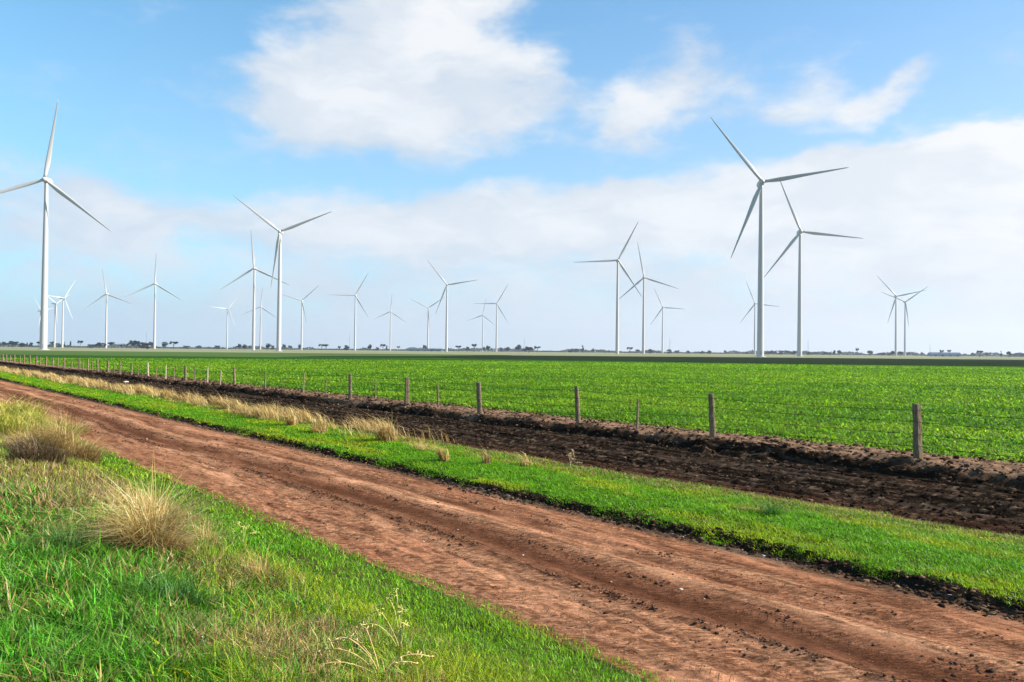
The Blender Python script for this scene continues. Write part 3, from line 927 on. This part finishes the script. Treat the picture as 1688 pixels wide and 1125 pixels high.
def post_mesh(h, r, kind, seed):
    rnd = random.Random(seed)
    mb = MB(); rings = []
    n = 10 if r > .05 else 6
    prof = [rnd.uniform(.82, 1.15) for _ in range(n)]
    levels = 9
    for i in range(levels):
        z = -.35 + (h + .35) * i / (levels - 1)
        k = r * (1.12 - .22 * i / (levels - 1))
        cx = rnd.uniform(-.08, .08) * r; cy = rnd.uniform(-.08, .08) * r
        rings.append([(cx + math.cos(2*math.pi*j/n) * k * prof[j] * rnd.uniform(.95, 1.05),
                       cy + math.sin(2*math.pi*j/n) * k * prof[j] * rnd.uniform(.95, 1.05),
                       z + (0 if i < levels - 1 else rnd.uniform(-.018, .018))) for j in range(n)])
    mb.rings(rings)
    return mb.mesh("post", M_pale_post if kind == 'pale' else M_post, False)
#  px, height, radius, kind, lean towards +x
PO = [(1514, 1.13, .085, 'thick', -2.2), (1175, 1.10, .075, 'thick', -3), (1051, .80, .038, 'thin', 3), (953, 1.10, .070, 'thick', -3.5),
      (791, 1.08, .080, 'thick', -3), (723, .86, .038, 'thin', -4), (671, 1.04, .085, 'thick', -.5), (619, .88, .028, 'thin', 0),
      (577, 1.06, .080, 'thick', 0), (500, 1.0, .040, 'thin', 0), (537, .72, .020, 'thin', 2), (468, .70, .020, 'thin', -2), (411, .75, .022, 'thin', 1), (437, 1.0, .040, 'thin', 0), (387, 1.05, .075, 'thick', -2.5),
      (363, .85, .040, 'pale', -4), (342, 1.0, .055, 'pale', -3), (321, .95, .045, 'thin', -2), (306, 1.0, .075, 'thick', -1),
      (287, .85, .035, 'thin', 0), (273, .95, .05, 'pale', -2), (258, .7, .035, 'thin', 0), (244, 1.0, .075, 'pale', -2), (228, .75, .035, 'thin', 0),
      (217, .95, .065, 'thick', 0), (198, 1.0, .075, 'thick', -1), (188, .8, .04, 'thin', 0), (178, 1.0, .09, 'thick', -1), (161, 1.0, .085, 'thick', -1),
      (152, .85, .05, 'thin', 0), (145, 1.05, .085, 'thick', -1), (137, .8, .05, 'thin', 0), (130.5, 1.05, .09, 'thick', -1), (118, .9, .06, 'thin', 0),
      (106, 1.0, .09, 'thick', 0), (95, .95, .08, 'thin', 0), (87, .9, .07, 'thin', 0), (76, 1.0, .09, 'thick', 0), (66, .95, .08, 'thick', 0),
      (60, 1.0, .09, 'thick', 0)]
ss = [(s_at(p[0]),) + p[1:] for p in sorted(PO, key=lambda p: -p[0])]
s_last = ss[-1][0]; k = 0
while len(ss) < 92:
    k += 1
    s_last += random.uniform(3.0, 4.4)
    ss.append((s_last, random.uniform(.9, 1.08), random.uniform(.07, .1), 'thick' if k % 2 else 'thin', random.uniform(-2, 2)))
ss.append((ss[0][0] - 4.6, 1.1, .08, 'thick', -1)); ss.append((ss[0][0] - 9.0, 1.1, .07, 'thick', 2))
tops = []
for i, (s, h, r, kind, lean) in enumerate(ss):
    x, y = st2xy(s, FT); z = float(height(s, FT, True))
    me = post_mesh(h, r, kind, 100 + i)
    o = bpy.data.objects.new("post", me); COL.objects.link(o); o.parent = fence
    o.location = Vector((x, y, z)) - FO
    o.rotation_euler = (math.radians(random.uniform(-1.5, 1.5)), math.radians(lean), random.uniform(0, 6.28) if r < .06 else 0)
    if kind == 'pale': o['label'] = "bleached pale fence post"
    tops.append((s, x, y, z, h, kind, lean))
tops.sort(key=lambda a: -a[0])
for wi, frac in enumerate((.94, .72, .48, .25)):
    mb = MB(); prev = None; pts = []
    for (s, x, y, z, h, kind, lean) in tops:
        if kind in ('thin', 'pale') and h < .9: continue
        off = math.tan(math.radians(lean)) * h * frac
        p = Vector((x + off, y, z + min(h, 1.06) * frac)) - FO
        p += Vector((-TD[0], -TD[1], 0)) * .06
        if prev is not None:
            L = (p - prev).length
            sag = .016 * L / 4 * (1.8 if wi == 0 else random.uniform(.6, 1.6))
            for q in range(1, 6):
                u = q / 6
                pts.append(prev.lerp(p, u) - Vector((0, 0, sag * 4 * u * (1 - u))))
        pts.append(p); prev = p
    mb.tube(pts, .0046, 4)
    mb.build("wire", M_wire, fence)

# ------------------------------------------------------------------ wind turbines
HUB_H, BL_L = 110.0, 52.5
def lathe(prof, n=24):
    return [[(math.cos(2*math.pi*j/n) * r, math.sin(2*math.pi*j/n) * r, z) for j in range(n)] for z, r in prof]
mb = MB(); mb.rings(lathe([(-1, 2.15), (0, 2.12), (.05, 2.12), (25, 1.95), (50, 1.75), (75, 1.50), (95, 1.26), (107.2, 1.10), (108.2, 1.12)], 28))
ME_TOWER = mb.mesh("tower", M_white, True)
mb = MB(); mb.rings(lathe([(-.3, 3.6), (.28, 3.5), (.3, 3.4)], 24))
ME_FOOT = mb.mesh("footing", plain("concrete", (.42, .41, .38), .9, .15, .5))
mb = MB()                                   # nacelle: rounded box from y=-1.5 (front) to 8
rr = []
for yy_, sx, sz, cz in ((-1.9, 1.25, 1.25, 0), (-1.6, 1.5, 1.55, 0), (0, 1.75, 1.8, .05), (4, 1.8, 1.85, .1), (7.5, 1.7, 1.65, .2), (9.0, 1.3, 1.1, .45), (9.3, .9, .7, .5)):
    ring = []
    for j in range(20):
        a = 2 * math.pi * j / 20
        c_, s_ = math.cos(a), math.sin(a)
        ring.append((math.copysign(abs(c_) ** .6, c_) * sx, yy_, cz + math.copysign(abs(s_) ** .6, s_) * sz))
    rr.append(ring)
mb.rings(rr)
mb.box(-.5, .5, 6.2, 7.2, 1.9, 2.7)
ME_NAC = mb.mesh("nacelle", M_white, True)
mb = MB()
rr = []
for yy_, r in ((0, 1.35), (-.8, 1.65), (-1.8, 1.65), (-2.8, 1.35), (-3.5, .85), (-3.85, .3), (-3.9, .05)):
    rr.append([(math.cos(2*math.pi*j/20) * r, yy_, math.sin(2*math.pi*j/20) * r) for j in range(20)])
mb.rings(rr)
ME_HUB = mb.mesh("hub", M_white, True)
mb = MB(); rr = []                          # one blade along +z, root at hub surface
for k in range(22):
    u = k / 21
    z = .9 + (BL_L - .9) * u
    if u < .04: ch, th = 1.9, 1.9
    else:
        ch = np.interp(u, [0.04, .10, .20, .35, .6, .85, .96, 1], [1.9, 2.4, 2.9, 2.4, 1.55, .9, .55, .12])
        th = np.interp(u, [0.04, .10, .20, .35, .6, .85, 1], [1.8, 1.3, .85, .5, .28, .14, .05])
    tw = math.radians(np.interp(u, [0, .2, .5, 1], [20, 12, 5, -1]))
    pre = -2.4 * u ** 2.2                   # prebend towards the wind
    ring = []
    for j in range(14):
        a = 2 * math.pi * j / 14
        cx = math.cos(a) * ch / 2 + (ch - 2.0) * .22 * (1 if ch > 2.0 else 0)
        cy = math.sin(a) * th / 2 * (1 - .45 * math.cos(a) * (1 if u > .08 else 0))
        ring.append((cx * math.cos(tw) - cy * math.sin(tw), pre + cx * math.sin(tw) + cy * math.cos(tw), z))
    rr.append(ring)
mb.rings(rr)
ME_BLADE = mb.mesh("blade", M_white, True)
mb = MB(); mb.box(-.55, .55, -2.16, -2.06, 1.2, 3.6)
ME_DOOR = mb.mesh("door", plain("grey door", (.30, .31, .32), .5, .1, 1))

ORD = ["first", "second", "third", "fourth", "fifth", "sixth", "seventh", "eighth", "ninth", "tenth", "eleventh", "twelfth", "thirteenth",
       "fourteenth", "fifteenth", "sixteenth", "seventeenth", "eighteenth", "nineteenth", "twentieth", "twenty-first", "twenty-second",
       "twenty-third", "twenty-fourth", "twenty-fifth"]
turb = [  # hub px, hub py, one blade tip px, py, yaw, what it looks like
    (67, 513, 62, 495, 84, "faint tiny white wind turbine just left of the tall leftmost tower"),
    (76.5, 298, 97, 170, 0, "tall nearest wind turbine at the far left with one blade almost upright"),
    (91, 501, 84, 488, 80, "faint distant wind turbine half hidden close behind the tall leftmost tower"),
    (104, 492, 84, 487, 76, "small pale wind turbine with a level blade, farther right behind the tall leftmost tower"),
    (176, 485, 172, 456, 0, "small white wind turbine standing alone, smaller neighbour of the one on its right"),
    (256, 468, 258, 430, 0, "medium white wind turbine beside the dark tree cluster on the horizon"),
    (375, 510, 354, 507, 38, "tiny faint wind turbine left of the paired towers with one blade level"),
    (419.5, 443, 415, 384, 0, "mid sized wind turbine just left of the tall one whose blades form a Y"),
    (430, 506, 432, 485, 0, "tiny wind turbine between the mid sized and the tall tower of the pair"),
    (462, 383, 394, 330, 0, "tall wind turbine left of centre with its two upper blades in a Y"),
    (498, 496, 470, 487, 8, "small wind turbine just right of the tall Y shaped one"),
    (586, 487, 546, 487, 4, "small wind turbine with one blade pointing level to the left, left of centre"),
    (644, 514, 646, 492, 0, "tiny wind turbine with one upright blade left of the touching pair"),
    (706, 508, 684, 497, 3, "small wind turbine whose right blade overlaps its larger neighbour"),
    (737, 470, 708, 434, 0, "mid sized wind turbine in the picture centre overlapping a smaller one on its left"),
    (796, 520, 800, 497, 3, "tiny wind turbine just left of a slightly taller one near the picture centre"),
    (819, 501, 787, 501, 3, "small wind turbine with a level left blade right of the picture centre pair"),
    (1018.5, 430, 949, 433, 0, "large wind turbine with a long level left blade, right of centre"),
    (1061.5, 458, 1051, 403, 0, "wind turbine whose blade crosses the large level bladed one on its left"),
    (1092.5, 507, 1080, 480, 0, "small wind turbine, rightmost and lowest of the trio right of centre"),
    (1244.5, 501, 1232, 470, 0, "small distant wind turbine partly hidden by the tallest tower on the right"),
    (1255, 302, 1174, 197, 0, "tallest wind turbine on the right with a long level right blade"),
    (1319, 383, 1287, 302, 0, "tall wind turbine just right of and behind the tallest one on the right"),
    (1477, 489, 1449, 457.5, 0, "small wind turbine, the taller left one of the crossing pair far right"),
    (1492, 498, 1458, 483, 3, "small wind turbine, the shorter right one of the crossing pair far right"),
]
M3 = ROT.to_3x3()
def place(me, name, parent, loc=(0, 0, 0), rot=(0, 0, 0)):
    o = bpy.data.objects.new(name, me); COL.objects.link(o); o.parent = parent
    o.location = loc; o.rotation_euler = rot
    return o
TOWERX = []
for i, (hx, hy, tx, ty, yaw, lab) in enumerate(turb):
    d = ray(hx, hy); k = (HUB_H - CAM_H) / d.z
    x, y = d.x * k, d.y * k
    root = empty("wind_turbine", (x, y, 0), math.radians(yaw) if yaw > 10 else -.45 * math.atan2(x, y))
    tag(root, lab, "wind turbine", "wind turbines standing across the plain")
    TOWERX.append(hx)
    place(ME_TOWER, "tower", root)
    if k < 900:
        place(ME_FOOT, "footing", root)
        place(ME_DOOR, "door", root)
    place(ME_NAC, "nacelle", root, (0, 0, HUB_H))
    hub = place(ME_HUB, "hub", root, (0, -1.9, HUB_H))
    ang = math.atan2((tx - hx) / max(.3, math.cos(math.radians(yaw))), -(ty - hy)) - ROLL
    for b_ in range(3):
        a = ang + b_ * 2 * math.pi / 3
        place(ME_BLADE, "blade", root, (0, -3.8, HUB_H), (0, a, 0))

# ------------------------------------------------------------------ trees on the skyline
M_fol = leaf_mat("eucalypt foliage", .15, 1.0, 0.0, (1, 1, .8))
M_bark = plain("bark", (.11, .085, .065), .9, .2, 2)
def crown_mesh(seed, shape):
    """unit tree: crown made of many small leaf faces, about 1 high and 1 wide"""
    g = np.random.default_rng(seed)
    k = {'round': 9, 'flat': 8, 'tall': 8, 'bush': 10}[shape]
    cs = []
    for _ in range(k):
        if shape == 'round': c = (g.uniform(-.28, .28), g.uniform(-.28, .28), g.uniform(.45, .80)); rr = g.uniform(.13, .22)
        elif shape == 'flat': c = (g.uniform(-.36, .36), g.uniform(-.3, .3), g.uniform(.70, .88)); rr = g.uniform(.09, .16)
        elif shape == 'tall': c = (g.uniform(-.14, .14), g.uniform(-.14, .14), g.uniform(.3, .88)); rr = g.uniform(.10, .16)
        else: c = (g.uniform(-.34, .34), g.uniform(-.3, .3), g.uniform(.15, .72)); rr = g.uniform(.14, .24)
        cs.append((np.array(c), rr))
    per = 90; V = []; C = []
    for c, rr in cs:
        d = g.normal(0, 1, (per, 3)); d /= np.linalg.norm(d, axis=1)[:, None]
        p = c + d * rr * g.uniform(.55, 1.05, (per, 1)) * np.array([1.1, 1.1, .8])
        a = g.normal(0, 1, (per, 3)); b = g.normal(0, 1, (per, 3))
        a *= .048 / np.linalg.norm(a, axis=1)[:, None]; b *= .048 / np.linalg.norm(b, axis=1)[:, None]
        V.append(np.stack([p - a, p + b, p + a, p - b], 1))
        cc = np.array([.014, .025, .015]) * g.uniform(.7, 1.4, (per, 1))
        C.append(np.repeat(cc[:, None], 4, 1))
    V = np.concatenate(V).reshape(-1, 3); C = np.concatenate(C).reshape(-1, 3)
    T = np.arange(len(V)).reshape(-1, 4)
    return mesh_np("crown", V, T, M_fol, C, link=False)
def trunk_mesh(shape):
    mb = MB()
    h = {'round': .5, 'flat': .75, 'tall': .5, 'bush': .3}[shape]
    mb.tube([(0, 0, -.02), (.01, 0, h * .5), (.0, .01, h)], [.045, .032, .018], 6)
    mb.tube([(0, 0, h * .5), (.10, .02, h * .8), (.17, .03, h * 1.02)], [.026, .018, .008], 5)
    mb.tube([(0, 0, h * .55), (-.09, -.03, h * .85), (-.15, -.04, h * 1.04)], [.024, .016, .008], 5)
    return mb.mesh("trunk", M_bark, True)
CR = {sh: [crown_mesh(400 + 10 * q + i, sh) for i in range(3)] for q, sh in enumerate(('round', 'flat', 'tall', 'bush'))}
TK = {sh: trunk_mesh(sh) for sh in CR}
SHN = {'round': 'round', 'flat': 'flat topped', 'tall': 'narrow', 'bush': 'bushy'}
R_, FL, TL, BU = 'round', 'flat', 'tall', 'bush'
trees = [(6, 5, 8, R_), (21, 13, 9, R_), (36, 8, 7, BU), (44, 4, 7, TL), (51, 4.5, 7, R_), (63, 6, 8, FL), (86, 5, 8, FL), (97, 5, 4, BU), (106, 3, 8, TL), (115.5, 4, 10, TL),
    (132, 6, 10, FL), (148, 8, 5, BU), (156, 8, 6, BU), (164, 9, 8, R_), (172, 4, 7, R_), (184, 8, 8, FL), (200, 4, 5, R_), (209, 4, 6, R_),
    (217, 9, 12, R_), (225, 9, 12, R_), (233, 9, 10, BU), (241, 9, 9, BU), (249, 8, 10, R_), (270, 9, 10, R_), (286, 9, 10, FL),
    (306, 10, 4, BU), (327, 8, 5, BU), (357, 8, 5, BU), (394.5, 5, 8, R_), (402, 6, 7, R_), (411, 4, 5, R_), (441, 8, 9, R_), (449, 5, 6, BU), (468, 5, 8, R_), (478, 6, 6, R_), (493, 4, 8, R_),
    (530, 7, 8, FL), (538, 6, 8, FL), (559, 4, 6, R_), (570, 8, 8, BU), (609, 6, 9, R_), (621, 6, 5, BU), (631, 6, 9, FL), (637, 4, 8, TL), (657, 5, 6, FL),
    (700, 6, 9, R_), (756, 9, 8, FL), (771, 5, 7, R_), (782, 8, 11, FL), (797, 4, 7, R_), (804, 6, 9, R_), (826, 5, 6, BU), (836, 7, 7, R_), (854, 9, 11, R_),
    (864, 5, 5, BU), (872, 13, 8, R_), (886, 8, 8, FL), (940, 6, 4, BU), (949, 8, 6, BU), (960, 7, 10, TL), (977, 4, 6, R_), (1003, 4, 4, BU),
    (1038, 7, 8, FL), (1051, 7, 5, R_), (1072, 7, 6, BU), (1103, 7, 6, BU), (1116, 6, 5, BU), (1134, 5, 4, BU), (1156, 7, 4, BU), (1168, 7, 5, BU), (1195.5, 4, 5, R_),
    (1230, 5, 3, BU), (1266, 9, 5, BU), (1275, 9, 6, BU), (1287, 8, 6, BU), (1297, 8, 6, R_), (1307, 8, 6, BU), (1333, 8, 4, BU), (1345, 9, 5, BU), (1357, 9, 5, BU), (1366, 7, 5, BU),
    (1375, 4, 7, R_), (1383.5, 5.5, 7, R_), (1413.5, 4, 10, FL), (1434, 8, 7, R_), (1453, 9, 4, BU), (1466, 5, 4, BU), (1472, 4.5, 7, R_), (1484, 7, 6, R_), (1496, 7, 5, BU), (1508, 6, 4, BU), (1520.5, 5, 5, R_),
    (1553, 5, 8.5, FL), (1565, 5, 9, FL), (1603.5, 5, 5, R_), (1615, 8, 8, FL), (1626, 5, 5, R_), (1650, 3.5, 8, TL), (1663, 6, 8, R_), (1674, 8, 6, BU), (1683, 8, 6, BU), (1694, 8, 5, BU)]
trees.sort()
def ordinal_place(px):
    k = sum(1 for q in TOWERX if q < px)
    return k
cnt = {}
for px, w, h, sh in trees:
    k = ordinal_place(px)
    cnt[k] = cnt.get(k, 0) + 1
    q = cnt[k]
    Dm = random.uniform(1250, 1750) if h >= 7 else random.uniform(1700, 2300)
    d = ray(px, 579); kk = Dm / math.hypot(d.x, d.y); x, y = d.x * kk, d.y * kk
    H = h * 1.08 * y / F + CAM_H; Wd = w * 1.4 * y / F
    root = empty("horizon_tree", (x, y, 0), random.uniform(-.4, .4))
    root.scale = (Wd, Wd, H)
    where = ("left of the first turbine tower" if k == 0 else f"right of the {ORD[k-1]} turbine from the left")
    tag(root, f"dark {SHN[sh]} skyline tree, {ORD[q-1]} one {where}", "tree", "trees along the skyline")
    place(random.choice(CR[sh]), "crown", root)
    place(TK[sh], "trunk", root)

# hazy unbroken scrub farther away
n = 34000
az_ = np.radians(RNG.uniform(-40, 40, n)); Dm = RNG.uniform(2300, 3100, n)
x = Dm * np.sin(az_); y = Dm * np.cos(az_)
top = 3.2 + 8.0 * sstep(.35, .75, fbm(np.degrees(az_) * .9, az_ * 0, 5, 501, .6))
p = np.stack([x, y, RNG.random(n) * top], -1)
a = RNG.normal(0, 1, (n, 3)); b = RNG.normal(0, 1, (n, 3))
a *= (2.6 / np.linalg.norm(a, axis=1))[:, None]; b *= (1.6 / np.linalg.norm(b, axis=1))[:, None]
V = np.stack([p - a, p + b, p + a, p - b], 1).reshape(-1, 3)
C = np.repeat((np.array([.05, .065, .035]) * RNG.uniform(.7, 1.3, (n, 1)))[:, None], 4, 1).reshape(-1, 3)
o = mesh_np("distant_scrub", V, np.arange(n * 4).reshape(-1, 4), M_fol, C)
tag(o, "low hazy belt of scrub and woodland along the whole horizon", "woodland", kind='stuff')

# ------------------------------------------------------------------ sheds and masts on the skyline
def shed(px0, px1, hpx, Dm, lab, roofc):
    d0, d1 = ray(px0, 579), ray(px1, 579)
    x0, x1 = d0.x / d0.y * Dm, d1.x / d1.y * Dm
    H = hpx * Dm / F + CAM_H; L = x1 - x0
    root = empty("farm_shed", ((x0 + x1) / 2, Dm, 0)); tag(root, lab, "shed", "long farm sheds on the skyline")
    e = H * .55; dp = 16
    mb = MB(); v = [(-L/2, 0, -.3), (L/2, 0, -.3), (L/2, dp, -.3), (-L/2, dp, -.3), (-L/2, 0, e), (L/2, 0, e), (L/2, dp, e), (-L/2, dp, e), (-L/2, dp/2, H - .2), (L/2, dp/2, H - .2)]
    mb.add(v, [(0,1,5,4), (1,2,6,9,5), (2,3,7,6), (3,0,4,8,7), (3,2,1,0)])
    mb.build("wall", plain("shed wall", (.20, .23, .26), .9, .1, .1, 0.0), root)
    mb = MB(); o_ = .8
    for sgn, y0 in ((1, -o_), (-1, dp + o_)):
        ys = y0; ye = dp / 2
        ez = e - .35
        mb.add([(-L/2 - o_, ys, ez), (L/2 + o_, ys, ez), (L/2 + o_, ye, H), (-L/2 - o_, ye, H),
                (-L/2 - o_, ys, ez + .25), (L/2 + o_, ys, ez + .25), (L/2 + o_, ye, H + .25), (-L/2 - o_, ye, H + .25)],
               [(3,2,1,0), (4,5,6,7), (0,1,5,4), (1,2,6,5), (2,3,7,6), (3,0,4,7)])
    mb.build("roof", plain("shed roof", roofc, 1.0, .1, .1, 0.0), root)
    nd = max(2, int(L / 14))
    for i in range(nd):
        xx = -L/2 + L * (i + .5) / nd
        mb = MB(); mb.box(xx - 2.2, xx + 2.2, -.08, -.003, 0, e * .8)
        mb.build("door", plain("shed door", (.06, .07, .08), .6, .1, .1), root)
shed(1536, 1585, 4.6, 1500, "long low dark blue roofed farm shed on the horizon at the far right", (.055, .085, .13))
shed(672, 728, 2.8, 1800, "long low dark green farm shed on the horizon at the picture centre", (.045, .075, .075))
M_steel = plain("galvanised steel", (.35, .37, .4), .5, .1, .5, .5)
for px, hpx, lab in [(241, 27, "thin lattice mast above the dark tree cluster near the sixth turbine"),
                     (576, 25, "thin lattice mast just left of the twelfth turbine from the left"),
                     (864, 22, "thin lattice mast between the centre turbines and the large level bladed one"),
                     (1104, 25, "thin lattice mast right of the lowest turbine of the right centre trio"),
                     (1332, 24, "thin lattice mast right of the second tallest turbine on the right"),
                     (1533, 20, "thin lattice mast at the left end of the blue roofed farm shed")]:
    Dm = 2000; d = ray(px, 579); x = d.x / d.y * Dm; H = hpx * Dm / F
    root = empty("lattice_mast", (x, Dm, 0)); tag(root, lab, "mast", "lattice masts on the skyline")
    mb = MB(); hw = .9
    cs = [(-hw, -hw*.6), (hw, -hw*.6), (0, hw)]
    for cx, cy in cs: mb.tube([(cx, cy, -.3), (cx*.5, cy*.5, H)], .13, 5)
    nseg = 14
    for q in range(nseg):
        z0, z1 = H*q/nseg, H*(q+1)/nseg
        f0, f1 = 1 - .5*q/nseg, 1 - .5*(q+1)/nseg
        for i in range(3):
            a_, b_ = cs[i], cs[(i+1) % 3]
            mb.tube([(a_[0]*f0, a_[1]*f0, z0), (b_[0]*f1, b_[1]*f1, z1)], .06, 4)
    mb.build("lattice", M_steel, root)
    mb = MB(); mb.tube([(0, 0, H - 1), (0, 0, H + 3.5)], .09, 5); mb.build("antenna", M_steel, root)

# ------------------------------------------------------------------ haze
mb = MB(); mb.box(-4900, 4900, -4890, 4910, -1.6, 172)
hm = bpy.data.materials.new("haze air"); hm.use_nodes = True
N = NT(hm.node_tree); N.n.clear()
o_ = N.new('ShaderNodeOutputMaterial'); pv = N.new('ShaderNodeVolumePrincipled')
pv.inputs['Color'].default_value = (.78, .86, 1.0, 1)
pv.inputs['Density'].default_value = .00008
pv.inputs['Anisotropy'].default_value = .3
N.link(pv.outputs[0], o_.inputs['Volume'])
hz_o = mb.build("haze", hm); tag(hz_o, "thin pale blue haze over the whole plain", "haze", kind='stuff')
